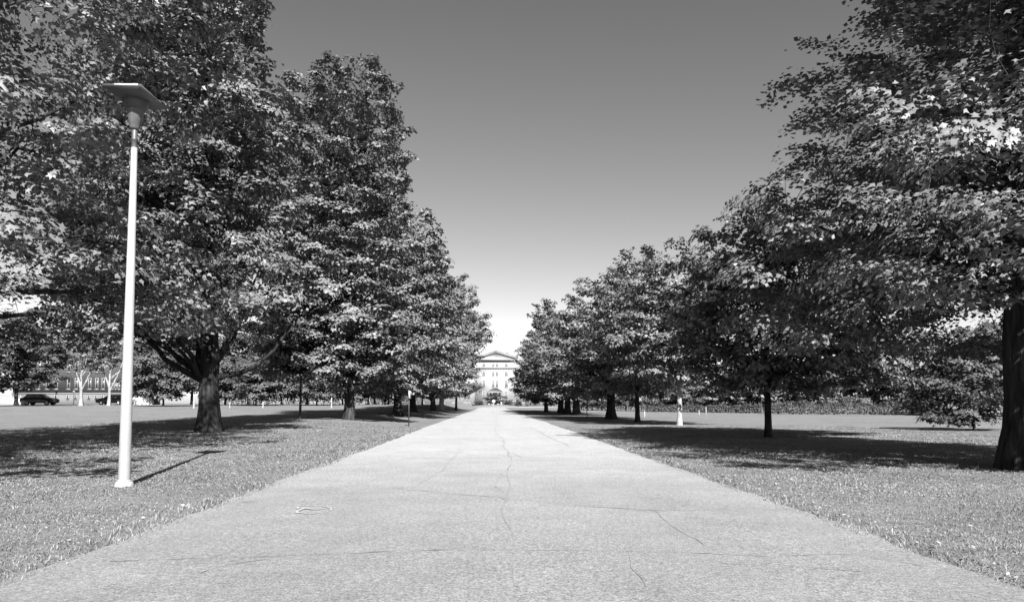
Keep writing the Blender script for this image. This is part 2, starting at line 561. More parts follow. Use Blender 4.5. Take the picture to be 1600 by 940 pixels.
def tree_data(seed, H, r0, lobes, ncl, nleaf, lsize, crad, K=14, clear=2.0, forks=None, lean=(0, 0), top=.85, reject=None,
              inner=.6, mind=.80, updir=.15, droop=.35, spread=.55, min_start=1.8, skirt=.88, flat_above=99.0, fill=.28, tilt=.30):
    r = np.random.default_rng(seed)
    lobes = np.asarray(lobes, float)
    if skirt:
        lobes = np.concatenate([lobes, [[0, 0, clear + 1.0, lobes[:, 3].max() * skirt, lobes[:, 4].max() * skirt, 1.0]]])
    # trunk line
    n = 22
    hz = np.linspace(0, 1, n) ** 1.25 * H * top
    wob = np.cumsum(r.normal(0, 1, (n, 2)), 0) * .03 * r0 * 2
    line = np.c_[lean[0] * (hz / H) ** 1.4 + wob[:, 0], lean[1] * (hz / H) ** 1.4 + wob[:, 1], hz]
    line[0, 2] = -.12
    rad = r0 * ((1 - hz / (H * top)) ** .8 * .86 + .05) * (1 + (.46 if r0 > .28 else .3) * np.exp(-np.maximum(hz, 0) / (r0 * 1.1)))

    def axis(z):
        return np.stack([np.interp(z, hz, line[:, 0]), np.interp(z, hz, line[:, 1]), z], -1)
    # foliage cluster centres
    vol = np.prod(lobes[:, 3:], 1) ** (2 / 3)
    C = []
    tries = 0
    pr = vol / vol.sum()
    cand_n = ncl * 14
    li = r.choice(len(lobes), cand_n, p=pr)
    dr = nz(r.normal(0, 1, (cand_n, 3)))
    rho = 1 - (1 - inner) * r.random(cand_n) ** 1.7
    lump = 1 + .10 * np.sin(dr[:, 0] * 7 + seed) * np.sin(dr[:, 1] * 6 + 2 * seed) + .08 * np.sin(dr[:, 2] * 9 + seed * 3)
    cand = lobes[li, :3] + dr * lobes[li, 3:] * (rho * lump)[:, None]
    ok = cand[:, 2] > clear
    # not deep inside another lobe
    for lb in lobes:
        q = (((cand - lb[:3]) / lb[3:]) ** 2).sum(1)
        ok &= q > (inner * .75) ** 2
    if reject is not None:
        ok &= ~reject(cand)
    cand = cand[ok]
    bR = crad * 1.6
    md2 = (bR * mind * 2.0) ** 2
    nb = max(8, ncl // 4)
    acc = np.zeros((nb, 3)); m = 0
    for p in cand:
        if m >= nb:
            break
        if m and (((acc[:m] - p) ** 2).sum(1) < md2).any():
            continue
        acc[m] = p; m += 1
    B = acc[:m]
    # each bough is a dome of leaf sprays, open beneath
    ob = nz(B - axis(np.clip(B[:, 2] * .82, 0, H * top)))
    db = nz(ob * np.array([1, 1, .3]) + np.array([0, 0, updir]) + r.normal(0, .2, (m, 3)))
    lb_ = nz(np.cross(np.array([0, 0, 1.0]), db)); nb_ = np.cross(db, lb_)
    kk = max(4, int(round(ncl / m)))
    bi = np.repeat(np.arange(m), kk)
    u1 = r.uniform(-1, 1, len(bi)); u2 = r.uniform(-1, 1, len(bi))
    sc_ = (bR * r.uniform(.75, 1.3, m))[bi][:, None]
    C = B[bi] + sc_ * (db[bi] * .85 * u1[:, None] + lb_[bi] * .85 * u2[:, None] + nb_[bi] * (.5 * (1 - .75 * (u1 ** 2 + u2 ** 2)) + r.normal(0, .08, len(bi)))[:, None])
    # some foliage inside the crown
    ni = int(len(C) * fill)
    bulk = vol ** 1.5 * (lobes[:, 3] > .5 * lobes[:, 3].max())
    li2 = r.choice(len(lobes), ni, p=bulk / bulk.sum())
    ci = lobes[li2, :3] + nz(r.normal(0, 1, (ni, 3))) * lobes[li2, 3:] * (r.random(ni) ** .5 * .72)[:, None]
    own_b = np.concatenate([bi, np.full(ni, -1)])
    C = np.concatenate([C, ci])
    ok = C[:, 2] > clear * .9
    if reject is not None:
        ok &= ~reject(C)
    C = C[ok]; own_b = own_b[ok]
    m = len(C)
    # limbs
    K = min(K, m)
    tgt = [C[r.integers(m)]]
    for _ in range(K - 1):
        d = np.min([((C - t) ** 2).sum(1) for t in tgt], 0)
        tgt.append(C[np.argmax(d)])
    tgt = np.array(tgt)
    for _ in range(2):
        own = np.argmin(((C[:, None] - tgt[None]) ** 2).sum(-1), 1)
        tgt = np.array([C[own == k].mean(0) if (own == k).any() else tgt[k] for k in range(K)])
    own = np.argmin(((C[:, None] - tgt[None]) ** 2).sum(-1), 1)
    limbs = []; twigs = MB(); limb_mb = []
    for k in range(K):
        t = tgt[k]
        a0 = axis(np.array([min(t[2], H * top * .97)]))[0]
        hd = np.hypot(t[0] - a0[0], t[1] - a0[1])
        zs = np.clip(t[2] - .75 * hd - .06 * H, min_start, H * top * .93)
        s = axis(np.array([zs]))[0]
        rs = float(np.interp(zs, hz, rad)) * r.uniform(.38, .6) * (14 / max(K, 14)) ** .6
        mid = s * .5 + t * .5 + np.array([0, 0, .12 * hd]) + r.normal(0, .06 * (hd + 1), 3)
        p = bez(s, mid, t, 9)
        p[1:-1] += r.normal(0, .04 * math.sqrt(hd + .3), (7, 3))
        limbs.append(p)
        mb_ = MB(); mb_.tube(p, np.linspace(max(rs, .02), max(.012, rs * .22), 9), 7)
        limb_mb.append(mb_)
        cs = C[own == k]
        nodes = list(p[4:]); depth = [0.0] * len(nodes)
        order = np.argsort([((p[4:] - c) ** 2).sum(1).min() for c in cs])
        for c in cs[order]:
            nd = np.asarray(nodes)
            d = np.sqrt(((nd - c) ** 2).sum(1)) + .35 * np.asarray(depth)
            j = int(np.argmin(d)); q = nd[j]
            ln = np.linalg.norm(c - q)
            mdp = (q + c) / 2 + r.normal(0, .13 * ln + .02, 3)
            tr = min(max(.006, rs * .13), .018) * (.8 ** (depth[j] / .8))
            twigs.tube(bez(q, mdp, c, 4), np.linspace(tr, tr * .4, 4), 3, False)
            nodes.append(c); depth.append(depth[j] + ln)
    for f in forks or []:            # explicit heavy low limbs: (start height, radius, points...)
        s = axis(np.array([f[0]]))[0]
        P = np.array([s] + list(f[2]))
        tt = np.linspace(0, len(P) - 1, 14)
        p = np.stack([np.interp(tt, np.arange(len(P)), P[:, i]) for i in range(3)], -1)
        p[1:-1] = (p[:-2] + 2 * p[1:-1] + p[2:]) / 4
        p += r.normal(0, .025, p.shape)
        mb_ = MB(); mb_.tube(p, np.linspace(f[1], f[1] * .35, 14), 9)
        limb_mb.append(mb_)
    # trunk mesh with root flare lobes
    sd_ = 20
    thh = np.arange(sd_) * 2 * math.pi / sd_
    ph = r.uniform(0, 6.28, 4)
    fl = np.exp(-np.maximum(hz, 0) / (r0 * 1.3))[:, None]
    lob = 1 + (.16 * np.sin(4 * thh + ph[0]) + .12 * np.sin(5 * thh + ph[1]) + .08 * np.sin(7 * thh + ph[2]))[None] * (fl + .22)
    rr = rad[:, None] * lob
    tv = np.stack([line[:, 0, None] + rr * np.cos(thh), line[:, 1, None] + rr * np.sin(thh), np.repeat(line[:, 2, None], sd_, 1)], -1).reshape(-1, 3)
    i = np.arange(n - 1)[:, None] * sd_; j = np.arange(sd_)[None]; j2 = (j + 1) % sd_
    tq = np.stack([i + j, i + j2, i + sd_ + j2, i + sd_ + j], -1).reshape(-1, 4)
    # leaves
    nc = len(C)
    cnt = np.maximum(6, (nleaf / nc * r.uniform(.55, 1.45, nc))).astype(int)
    idx = np.repeat(np.arange(nc), cnt); N = len(idx)
    zc = np.clip(C[:, 2] * .82, 0, H * top)
    out = nz(C - axis(zc))
    d = out * np.array([1, 1, .35]) + np.array([0, 0, updir]) + r.normal(0, .28, (nc, 3))
    d = nz(d)
    up = np.array([0, 0, 1.0])
    lat = nz(np.cross(up, d)); nrm = np.cross(d, lat)
    cr = crad * r.uniform(.6, 1.15, nc)
    s = r.uniform(-1, 1, N); t = r.normal(0, spread, N) * (1.05 - .35 * s); wv = r.normal(0, .16, N)
    D, LT, NR, O = d[idx], lat[idx], nrm[idx], out[idx]
    c_ = cr[idx][:, None]
    P = C[idx] + c_ * (D * s[:, None] + LT * t[:, None] + NR * wv[:, None])
    P[:, 2] -= cr[idx] * droop * (s ** 2 * np.sign(s) * .6 + .4 * s ** 2 + .5 * t ** 2)
    keep = P[:, 2] > max(.25, clear - .9)
    # the bough's rounded top sets how its leaves face
    ib = own_b[idx]; hb = ib >= 0; ic = np.maximum(ib, 0)
    qv = (P - B[ic]) / bR
    qd = (qv * db[ic]).sum(1); ql = (qv * lb_[ic]).sum(1); qn = (qv * nb_[ic]).sum(1)
    BN = nz(db[ic] * qd[:, None] + lb_[ic] * ql[:, None] + nb_[ic] * (np.maximum(qn, 0) / .5 + .35)[:, None])
    BN[~hb] = np.array([0, 0, 1.0])
    keep &= ~(hb & (qn < -.45))
    W = nz(BN * .75 + NR * .25 + D * (.2 * s[:, None]) + O * tilt + r.normal(0, .26, (N, 3)))
    hi = (P[:, 2] > flat_above)[:, None]
    W = np.where(hi, nz(up + O * .02 + r.normal(0, .25, (N, 3))), W)
    U = D * .6 + LT * (t[:, None] * .7) + r.normal(0, .55, (N, 3)) - up * .30
    U = nz(U - W * (U * W).sum(1, keepdims=True))
    V = np.cross(W, U)
    S = lsize * r.uniform(.6, 1.25, N)
    L = [a[keep] for a in (P, U, V, W, S)]
    return dict(trunk=(tv, tq), limbs=limb_mb, twigs=twigs, leaves=L)


def build_tree(name, label, loc, data, template, leafmat, barkmat, group=None, split_limbs=False, solo_leaves=0, rz=0.0, cat='tree', near_q=19.0):
    root = thing(name, label, cat, loc, group, rz)
    tv, tq = data['trunk']
    if split_limbs:
        link('trunk', mesh_np('trunk', tv, [tq], barkmat, True), root)
        for mb_ in data['limbs']:
            mb_.build('limb', barkmat, root, smooth=True)
    else:
        mb_ = MB(); mb_.add(tv, [tq])
        for l in data['limbs']:
            mb_.add(np.concatenate(l.v), [np.concatenate(f) for f in l.f.values()])
        mb_.build('trunk', barkmat, root, smooth=True)
    if data['twigs'].v:
        data['twigs'].build('twigs', barkmat, root)['kind'] = 'stuff'
    L = data['leaves']
    if solo_leaves:
        px, py, q = proj(L[0] + np.asarray(loc))
        vis = (px > 5) & (px < 1595) & (py > 5) & (py < 935) & (q > 1)
        dd = np.where(vis, q, 1e9)
        order = np.argsort(dd)
        pick = order[:solo_leaves]
        lm = mesh_np('leaf', template[0], template[1], leafmat)
        for i in pick:
            o = bpy.data.objects.new('leaf', lm); col.objects.link(o); o.parent = root
            m = Matrix.Identity(4)
            for c, ax in enumerate((L[1][i], L[2][i], L[3][i])):
                for rw in range(3):
                    m[rw][c] = float(ax[rw] * L[4][i])
            for rw in range(3):
                m[rw][3] = float(L[0][i][rw])
            o.matrix_basis = m
        mask = np.ones(len(L[0]), bool); mask[pick] = False
        L = [a[mask] for a in L]
    if template is LEAF_MAPLE:       # lobed leaves where they are near enough to show it, simple ones behind
        px, py, q = proj(L[0] + np.asarray(loc))
        nr = (q < near_q) & (px > -60) & (px < 1660) & (py > -60)
        v1, f1 = leaf_mesh('', [a[nr] for a in L], LEAF_LOBED, None, True)
        v2, f2 = leaf_mesh('', [a[~nr] for a in L], LEAF_MID, None, True)
        link('crown', mesh_np('crown', np.concatenate([v1, v2]), f1 + [f + len(v1) for f in f2], leafmat), root)
    else:
        link('crown', leaf_mesh('crown', L, template, leafmat), root)
    return root


def rel(px, py, Y, b):
    return at(px, py, Y) - np.asarray(b)


# --- left, nearest: trunk outside the frame, boughs reaching in over the lawn
b = np.array([-12.0, 11.5, float(gz(-12.0, 11.5))])
L0 = tree_data(11, 15, .42, [(0, 0, 9, 5.2, 5.4, 5.2), (1.5, 2.0, 11.5, 4.6, 4.6, 4.0), (3.0, 1.4, 6.2, 2.6, 3.0, 1.8), (2.0, 4.0, 5.0, 3.4, 3.2, 2.2), (-1, 5, 8, 4, 3.5, 4), (3.6, .8, 9.2, 2.6, 2.4, 1.8), (1.5, 1.2, 4.3, 2.2, 2.2, 1.2), (-1, -3, 8, 4, 3, 4), (4.2, -5, 5.4, 2.4, 2.0, 1.5), (3.4, 6.2, 3.9, 3.2, 2.4, 1.3), (3.0, 5.6, 9.2, 2.6, 2.6, 2.4), (-.5, 7, 6.5, 3, 2.6, 2.4), (5.7, -2.3, 4.1, 1.2, 1.1, 1.2), (5.7, -2.3, 3.9, 1.2, 1.1, 1.2), (1.8, 7.6, 3.6, 3.2, 2.2, 1.2)],
               1700, 80000, .136, .48, K=36, clear=2.4, skirt=0,
               reject=lambda c: (c[:, 0] > 6.4) | ((c[:, 0] > 3.6) & (c[:, 1] < .9) & (c[:, 1] > -1.3)) | ((c[:, 0] > 3.6) & (c[:, 1] < -1.3) & (c[:, 2] > 5.6) & (c[:, 1] > -3.5)))
build_tree('maple_tree', 'big leafed maple filling the upper left corner, trunk outside the frame', b, L0, LEAF_MAPLE, M['leaf_near'], M['bark'], 'trees lining the left side of the road', True, 300)

# --- left, the thick trunk behind the lamp post
b = ground(327, 675)
L1 = tree_data(21, 19.5, .40, [(-.4, 0, 10.5, 2.6, 3.2, 6.0), (-.8, 0, 15, 1.7, 2.2, 4.2), (-2.8, -.3, 8.2, 2.6, 3.0, 3.2), (-2.0, -.5, 12.5, 2.4, 2.6, 3.5), (1.5, -.9, 5.0, 1.6, 1.8, 1.3), (-1.6, -1.2, 4.8, 2.6, 2.2, 1.6), (.3, .4, 8.8, 1.9, 2.2, 2.4), (-3.2, 1.0, 4.4, 2.4, 2.4, 1.5)],
               1900, 115000, .16, .48, K=32, clear=3.0, skirt=0,
               forks=[(1.7, .13, [(-.9, -.2, 2.2), (-1.7, -.3, 2.75), (-2.3, -.3, 3.6), (-2.7, -.4, 4.6)]),
                      (1.9, .12, [(.9, -.1, 2.1), (1.6, -.2, 2.3), (2.3, -.2, 2.9), (2.9, -.2, 3.9)]),
                      (2.3, .10, [(.6, .3, 3.2), (1.0, .5, 4.6), (1.5, .6, 6.2)])])
build_tree('maple_tree', 'tall maple with a thick dark flaring trunk and low limbs, right of the lamp post', b, L1, LEAF_MID, M['leaf'], M['bark'], 'trees lining the left side of the road', True)

# --- left, slim young tree
b = base(469, 42)
L1b = tree_data(31, 7.5, .085, [(0, 0, 5.2, 1.7, 1.7, 2.4)], 160, 6000, .2, .36, K=8, clear=2.6)
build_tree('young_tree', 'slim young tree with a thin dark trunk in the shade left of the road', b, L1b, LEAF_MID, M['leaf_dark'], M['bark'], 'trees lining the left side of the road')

# --- left, second tall maple
b = base(547, 43)
L2 = tree_data(41, 22, .30, [(-.4, 0, 9.5, 3.5, 3.8, 5.2), (.2, 0, 15.2, 3.0, 3.1, 4.6), (.6, 0, 18.4, 1.7, 1.9, 2.3), (-.8, 0, 18.6, 1.9, 2.0, 2.1), (-2.6, 0, 17.8, 1.9, 2.0, 2.3), (-3.6, .3, 16.4, 1.6, 1.8, 3.0), (-2.2, -.8, 12.0, 2.6, 2.8, 4.2), (1.4, -1, 5.2, 2.6, 2.6, 2.8), (-2.4, -1.0, 4.4, 3.0, 2.6, 2.0), (1.9, .5, 10.0, 1.7, 2.0, 3.0), (-3.6, .6, 5.0, 2.5, 2.5, 2.4), (.4, 1.4, 3.3, 3.2, 2.4, 1.3)],
               2000, 118000, .185, .50, K=34, clear=1.9)
build_tree('maple_tree', 'tallest maple in the left row, its broad leafy top against the open sky', b, L2, LEAF_MID, M['leaf'], M['bark'], 'trees lining the left side of the road')

# --- prototypes for the rest of the rows
GL, GR = 'trees lining the left side of the road', 'trees lining the right side of the road'
b = base(622, 57)
L3d = tree_data(51, 17.5, .32, [(0, 0, 8.0, 4.3, 4.3, 5.2), (0, 0, 12.5, 3.3, 3.3, 4.4), (1.2, -.6, 5.5, 3.4, 3.4, 3.0), (-1, .6, 6, 3.6, 3.6, 3.2)],
                1200, 54000, .225, .56, K=20, clear=1.7)
L3 = build_tree('maple_tree', 'dark trunked maple behind the tallest one in the left row', b, L3d, LEAF_MID, M['leaf'], M['bark'], GL)
pine_d = tree_data(61, 16, .26, [(0, 0, 5, 4.0, 4.0, 3.4), (0, 0, 8.5, 3.2, 3.2, 3.4), (0, 0, 12, 2.1, 2.1, 3.2), (0, 0, 14.4, 1.1, 1.1, 1.8)],
                   600, 26000, .26, .55, K=14, clear=1.5, updir=.6, droop=.1, spread=.4)
for px, Y, s, rz, lab in [
        (645, 71, .98, 1.3, 'fourth maple of the left row, just beyond the thin sign post'),
        (676, 86, .95, 2.9, 'maple standing back in the left row beyond the sign post')]:
    copy_thing(L3, lab, base(px, Y), rz, (s, s, s), GL)
for px, Y, s, rz, lab in [
        (690, 99, 1.05, .4, 'left row tree whose pale trunk catches the sun'),
        (713, 116, 1.04, 4.1, 'far end tree of the left row reaching over the road toward the white building')]:
    if px == 690:
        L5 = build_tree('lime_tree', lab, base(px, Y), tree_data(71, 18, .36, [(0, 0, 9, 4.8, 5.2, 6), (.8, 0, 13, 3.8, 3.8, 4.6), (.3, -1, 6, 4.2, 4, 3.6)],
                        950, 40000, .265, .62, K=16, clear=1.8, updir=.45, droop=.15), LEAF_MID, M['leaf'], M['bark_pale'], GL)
    else:
        t_ = build_tree('lime_tree', lab, base(px, Y), tree_data(72, 17.5, .2, [(-.6, 0, 8, 4.0, 4.6, 5), (1.5, 0, 12, 3.7, 3.8, 4.0), (-1.0, -1, 5.5, 3.6, 4, 3.0)],
                        800, 32000, .30, .66, K=14, clear=2.2, updir=.45, droop=.15), LEAF_MID, M['leaf'], M['bark'], GL)

# --- right, the big trunk at the frame's edge
b = ground(1610, 733)
R1 = tree_data(81, 17, .44, [(1.2, 0, 10.5, 3.6, 4.4, 5.2), (-.6, -.2, 6.4, 2.5, 2.8, 2.0), *([(-3.1, -2.9, 4.6, 1.6, 1.3, 1.1), (-2.2, -3.1, 4.1, 1.6, 1.2, 1.3), (-3.0, -2.7, 3.6, 1.6, 1.3, .9)] * 5), (1.9, 0, 14, 2.8, 3.0, 3.0), (2.6, -1.0, 6.2, 3.4, 2.8, 3.0), (-.1, .5, 9.6, 2.2, 2.6, 2.8), (-1.1, 1.8, 4.6, 2.6, 2.6, 2.0), (3.8, -4.6, 7.4, 2.8, 2.6, 3.0), (2.6, -4.6, 11.5, 3.6, 3.0, 3.6), (.4, -4.2, 13.5, 3.0, 2.6, 2.6), (.8, 3.6, 4.4, 3.6, 2.6, 2.2), (0, 3.0, 7.6, 2.5, 2.6, 3.0), (-2.4, 2.6, 3.6, 2.4, 2.2, 1.2), (-.6, -.9, 3.7, 2.0, 1.4, 1.0), (1.0, -3.4, 4.3, 2.0, 1.4, 1.5), (1.6, -5.2, 5.8, 2.2, 1.6, 1.6)],
               2900, 190000, .118, .46, K=44, clear=2.3, skirt=0, min_start=3.2, flat_above=6.4, fill=.34, tilt=.5)  # includes unseen sunward lobes, added to shade the visible crown and trunk
build_tree('maple_tree', 'massive maple with a thick furrowed trunk at the right edge', b, R1, LEAF_MAPLE, M['leaf_near'], M['bark'], GR, True, 300, near_q=13.0)

# --- right, dark crown low over the lawn
b = ground(1201, 683)
R2 = tree_data(91, 9.6, .135, [(.2, 0, 4.8, 3.0, 3.2, 2.9), (.1, .3, 7.0, 1.6, 1.8, 1.6), (.9, -1.4, 4.6, 2.4, 2.0, 2.0), (2.4, .8, 4.2, 2.8, 2.6, 2.3), (-1.0, -.6, 3.8, 2.1, 2.2, 1.7), (3.8, .6, 3.5, 2.1, 2.2, 1.6)],
               1500, 78000, .142, .38, K=22, clear=1.6)
build_tree('maple_tree', 'dense dark maple with a thin straight trunk, left of the massive right edge trunk', b, R2, LEAF_MID, M['leaf'], M['bark'], GR)

b = ground(1062, 664)
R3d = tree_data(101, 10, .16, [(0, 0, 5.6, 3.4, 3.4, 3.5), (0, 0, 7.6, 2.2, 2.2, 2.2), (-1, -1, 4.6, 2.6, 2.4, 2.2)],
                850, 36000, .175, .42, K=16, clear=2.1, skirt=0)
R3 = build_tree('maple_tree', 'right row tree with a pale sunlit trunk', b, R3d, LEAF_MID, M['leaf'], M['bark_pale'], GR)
b = ground(996, 659)
R4 = build_tree('maple_tree', 'light leafed tree on a narrow dark trunk in the right row', b,
                tree_data(102, 11, .17, [(0, 0, 6.2, 3.2, 3.2, 3.8), (0, 0, 8.6, 2.0, 2.0, 2.4), (-.8, -1, 5, 2.8, 2.6, 2.4)],
                          850, 36000, .175, .42, K=16, clear=1.8, updir=.5, droop=.1), LEAF_MID, M['leaf_pale'], M['bark'], GR)
b = ground(955, 654.5)
R5d = tree_data(111, 12, .36, [(0, 0, 6.2, 3.9, 4.2, 3.9), (0, 0, 8.4, 2.8, 3.0, 2.6), (-1.4, -1, 4.8, 3.2, 3.0, 2.3)],
                850, 36000, .22, .52, K=16, clear=1.7)
R5 = build_tree('maple_tree', 'broad tree with a short stout dark trunk in the right row', b, R5d, LEAF_MID, M['leaf'], M['bark'], GR)
for px, Y, s, rz, lab in [
        (901, 74, .93, 1.1, 'right row tree behind the thin dark sign post'),
        (887, 84, 1.0, 2.2, 'middle trunk of the three dark trunks in the right row'),
        (876, 93, 1.02, 3.5, 'dark trunked tree, leftmost of three close trunks in the right row')]:
    copy_thing(R5, lab, base(px, Y), rz, (s * 1.12, s * 1.12, s * 1.02), GR)
P1 = build_tree('pine_tree', 'spiky dark conifer rising at the far end of the right row', base(853, 104), pine_d, LEAF_MID, M['leaf_dark'], M['bark'], GR)
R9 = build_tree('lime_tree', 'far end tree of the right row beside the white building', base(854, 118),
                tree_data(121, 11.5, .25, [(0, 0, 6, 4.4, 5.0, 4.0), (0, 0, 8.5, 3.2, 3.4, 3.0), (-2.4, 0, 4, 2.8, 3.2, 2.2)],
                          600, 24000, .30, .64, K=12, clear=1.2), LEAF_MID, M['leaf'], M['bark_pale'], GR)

# --- background trees across the lawns
BGR, BGL = 'trees along the far side of the right lawn', 'trees along the far side of the left lawn'
bush_d = tree_data(131, 7.5, .13, [(0, 0, 3.9, 3.3, 3.3, 3.0), (.8, .4, 5.0, 2.4, 2.4, 2.2), (-1.6, -.3, 3.2, 2.4, 2.4, 2.0)],
                   420, 15000, .28, .55, K=9, clear=.9)
BT = build_tree('background_tree', 'low spreading tree right of the lamp post across the left lawn', base(255, 92), bush_d, LEAF_MID, M['leaf_far'], M['bark'], BGL)
round_d = tree_data(141, 10, .22, [(0, 0, 6, 4.0, 4.0, 3.6), (.5, 0, 7.6, 3, 3, 2.4), (-1.5, 0, 5, 3, 3, 2.6)],
                    480, 18000, .30, .62, K=10, clear=1.8)
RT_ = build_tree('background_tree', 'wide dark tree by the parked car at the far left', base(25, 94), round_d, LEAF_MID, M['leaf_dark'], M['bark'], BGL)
RT_.scale = (1.15, 1.15, 1.2)
for px, Y, s, rz, src, lab in [
        (352, 104, .95, .5, BT, 'bushy tree just right of the thick trunk across the left lawn'),
        (400, 98, .85, 1.4, BT, 'bushy tree between thick trunk and slim young tree, far side of lawn'),
        (440, 108, 1.15, 2.4, BT, 'taller bushy tree left of the slim young tree on the far side'),
        (495, 100, .8, 3.3, BT, 'small pale bushy tree just right of the slim young tree'),
        (535, 112, 1.0, 4.3, BT, 'background tree directly behind the second dark trunk of the left row'),
        (575, 110, .9, 5.3, BT, 'background tree seen between the left row trunks'),
        (607, 118, 1.1, .2, BT, 'background tree left of the thin sign post, far behind the row'),
        (660, 135, 1.2, 1.9, BT, 'background tree right of the thin sign post, far behind the row')]:
    copy_thing(src, lab, base(px, Y), rz, (s * 1.1, s * 1.1, s), BGL)
for px, Y, s, rz, lab in [(235, 128, 1.1, 5.2, 'tall dark tree far behind the low spreading tree right of the lamp post'),
                          (300, 135, 1.3, .7, 'tall dark tree far behind the thick trunk'),
                          (388, 122, 1.3, 4.4, 'tall dark tree far behind, just right of the thick trunk'),
                          (480, 138, 1.35, 2.0, 'tall dark tree far behind the slim young tree'),
                          (585, 150, 1.3, 3.9, 'tall dark tree far behind the left row trunks')]:
    copy_thing(RT_, lab, base(px, Y), rz, (s, s, s), BGL)
for px, Y, s, rz, lab in [
        (925, 128, .9, .3, 'far tree just right of the thin dark sign post'),
        (978, 120, .85, 1.2, 'far tree between the stout trunk and the narrow trunk'),
        (1030, 114, .95, 2.1, 'pale far tree left of the pale sunlit trunk'),
        (1085, 106, .9, 3.0, 'far tree right of the pale sunlit trunk'),
        (1150, 101, 1.0, 4.0, 'far tree left of the thin straight trunk on the right lawn'),
        (1228, 96, .95, 5.0, 'far tree just right of the thin straight trunk'),
        (1300, 90, 1.0, .8, 'far tree over the hedge in the middle of the right lawn'),
        (1365, 86, .95, 1.6, 'far tree over the hedge, left of the small upright one'),
        (1475, 92, 1.35, 2.6, 'taller far tree behind the small upright one at the end of the hedge'),
        (1530, 76, 1.3, 3.6, 'far tree behind the shrub beside the massive right trunk'),
        (1600, 66, 1.35, 4.6, 'far tree hidden behind the massive right trunk')]:
    copy_thing(BT, lab, base(px, Y), rz, (s, s, s), BGR)
build_tree('background_tree', 'small upright tree at the right end of the far low hedge', base(1425, 80),
           tree_data(151, 7.4, .12, [(0, 0, 4, 2.6, 2.6, 3.0), (0, 0, 5.6, 1.8, 1.8, 1.8), (1, 0, 3, 2.2, 2.2, 2)], 240, 13000, .22, .6, K=9, clear=.6, updir=.6),
           LEAF_MID, M['leaf'], M['bark'], BGR)
build_tree('shrub', 'sprawling leafy shrub casting a shadow beside the massive right trunk', ground(1522, 672),
           tree_data(161, 3.4, .07, [(0, 0, 1.5, 1.9, 1.6, 1.5), (.6, .2, 2.2, 1.3, 1.2, 1.0), (-1.2, 0, .6, 1.1, 1.0, .6)], 170, 9000, .15, .42, K=9, clear=.15, min_start=.2, skirt=0),
           LEAF_MID, M['leaf_far'], M['bark'], None, cat='shrub')
# pale limbed trees before the brick building
for px, Y, sd_, rr_, lab in [(126, 98, 171, .26, 'bare looking tree with a pale forked trunk before the brick building'),
                             (170, 99, 172, .24, 'second pale trunked tree before the brick building, nearest the lamp post')]:
    b = base(px, Y)
    td = tree_data(sd_, 9, rr_, [(0, 0, 7.0, 3.0, 3.0, 1.6), (1, 0, 8.6, 2.6, 2.6, 1.8), (-2, 0, 5.4, 1.6, 1.6, 1.0), (2.2, 0, 5.6, 1.5, 1.5, 1.1)], 110, 4200, .28, .6, K=9, clear=3.6, top=.8, skirt=0,
                   forks=[(2.2, .13, [(-.4, -.1, 3.6), (-.9, -.1, 5.0), (-1.8, -.1, 6.6)]), (1.9, .14, [(.7, -.2, 3.0), (1.3, -.2, 4.4), (1.9, -.2, 6.2)]), (3.0, .1, [(.3, -.3, 4.6), (.9, -.3, 6.6)])])
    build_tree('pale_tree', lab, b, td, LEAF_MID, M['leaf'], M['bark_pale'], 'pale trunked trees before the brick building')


# --- hedge along the far edge of the right lawn
def hedge(name, label, pts, width, h, n, seed, size=.16, group=None):
    r = np.random.default_rng(seed)
    P = np.array(pts)
    d = np.concatenate([[0], np.cumsum(np.linalg.norm(np.diff(P, axis=0), axis=1))])
    s = r.uniform(0, d[-1], n)
    x = np.interp(s, d, P[:, 0]); y = np.interp(s, d, P[:, 1])
    th_ = r.uniform(0, math.pi, n); k = 1 - .35 * r.random(n) ** 2
    hh = h * (1 + .14 * np.sin(s * 1.3 + seed) + .1 * np.sin(s * 3.1))
    oy = np.cos(th_) * width * .5 * k; oz = np.abs(np.sin(th_)) ** .6 * hh * k
    X = x + r.normal(0, .08, n); Y = y + oy
    c = np.stack([X, Y, gz(X, Y) + np.maximum(oz, .05)], -1)
    W = nz(np.stack([r.normal(0, .4, n), np.cos(th_) + r.normal(0, .4, n), np.abs(np.sin(th_)) + .3 + r.normal(0, .4, n)], -1))
    U = nz(np.cross(W, r.normal(0, 1, (n, 3)))); V = np.cross(W, U)
    root = thing(name, label, 'hedge', (P[0, 0], P[0, 1], float(gz(*P[0]))), group)
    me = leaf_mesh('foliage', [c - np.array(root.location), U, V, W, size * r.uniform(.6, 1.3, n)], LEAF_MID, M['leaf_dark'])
    link('foliage', me, root)
    st = MB()
    for q in np.arange(.3, d[-1], 1.2):
        a, bb = np.interp(q, d, P[:, 0]), np.interp(q, d, P[:, 1])
        z0 = float(gz(a, bb))
        st.tube([(a, bb, z0 - .05), (a + .05, bb, z0 + h * .5), (a - .04, bb + .05, z0 + h * .8)], [.04, .03, .015], 5)
    o = st.build('stems', M['bark'], root, loc=None)
    o.location = -root.location
    o['kind'] = 'stuff'
    return root


pts = [base(p, Y)[:2] for p, Y in [(1195, 84), (1260, 81), (1330, 79), (1400, 77), (1465, 74)]]
hedge('hedge', 'long low dark hedge along the far edge of the right lawn', pts, 1.6, 1.35, 9000, 3)
pts = [base(p, Y)[:2] for p, Y in [(1010, 104), (1080, 98), (1150, 92), (1190, 88)]]
hedge('hedge', 'low hedge left of the thin straight trunk, far edge of right lawn', pts, 1.5, 1.0, 6000, 4)


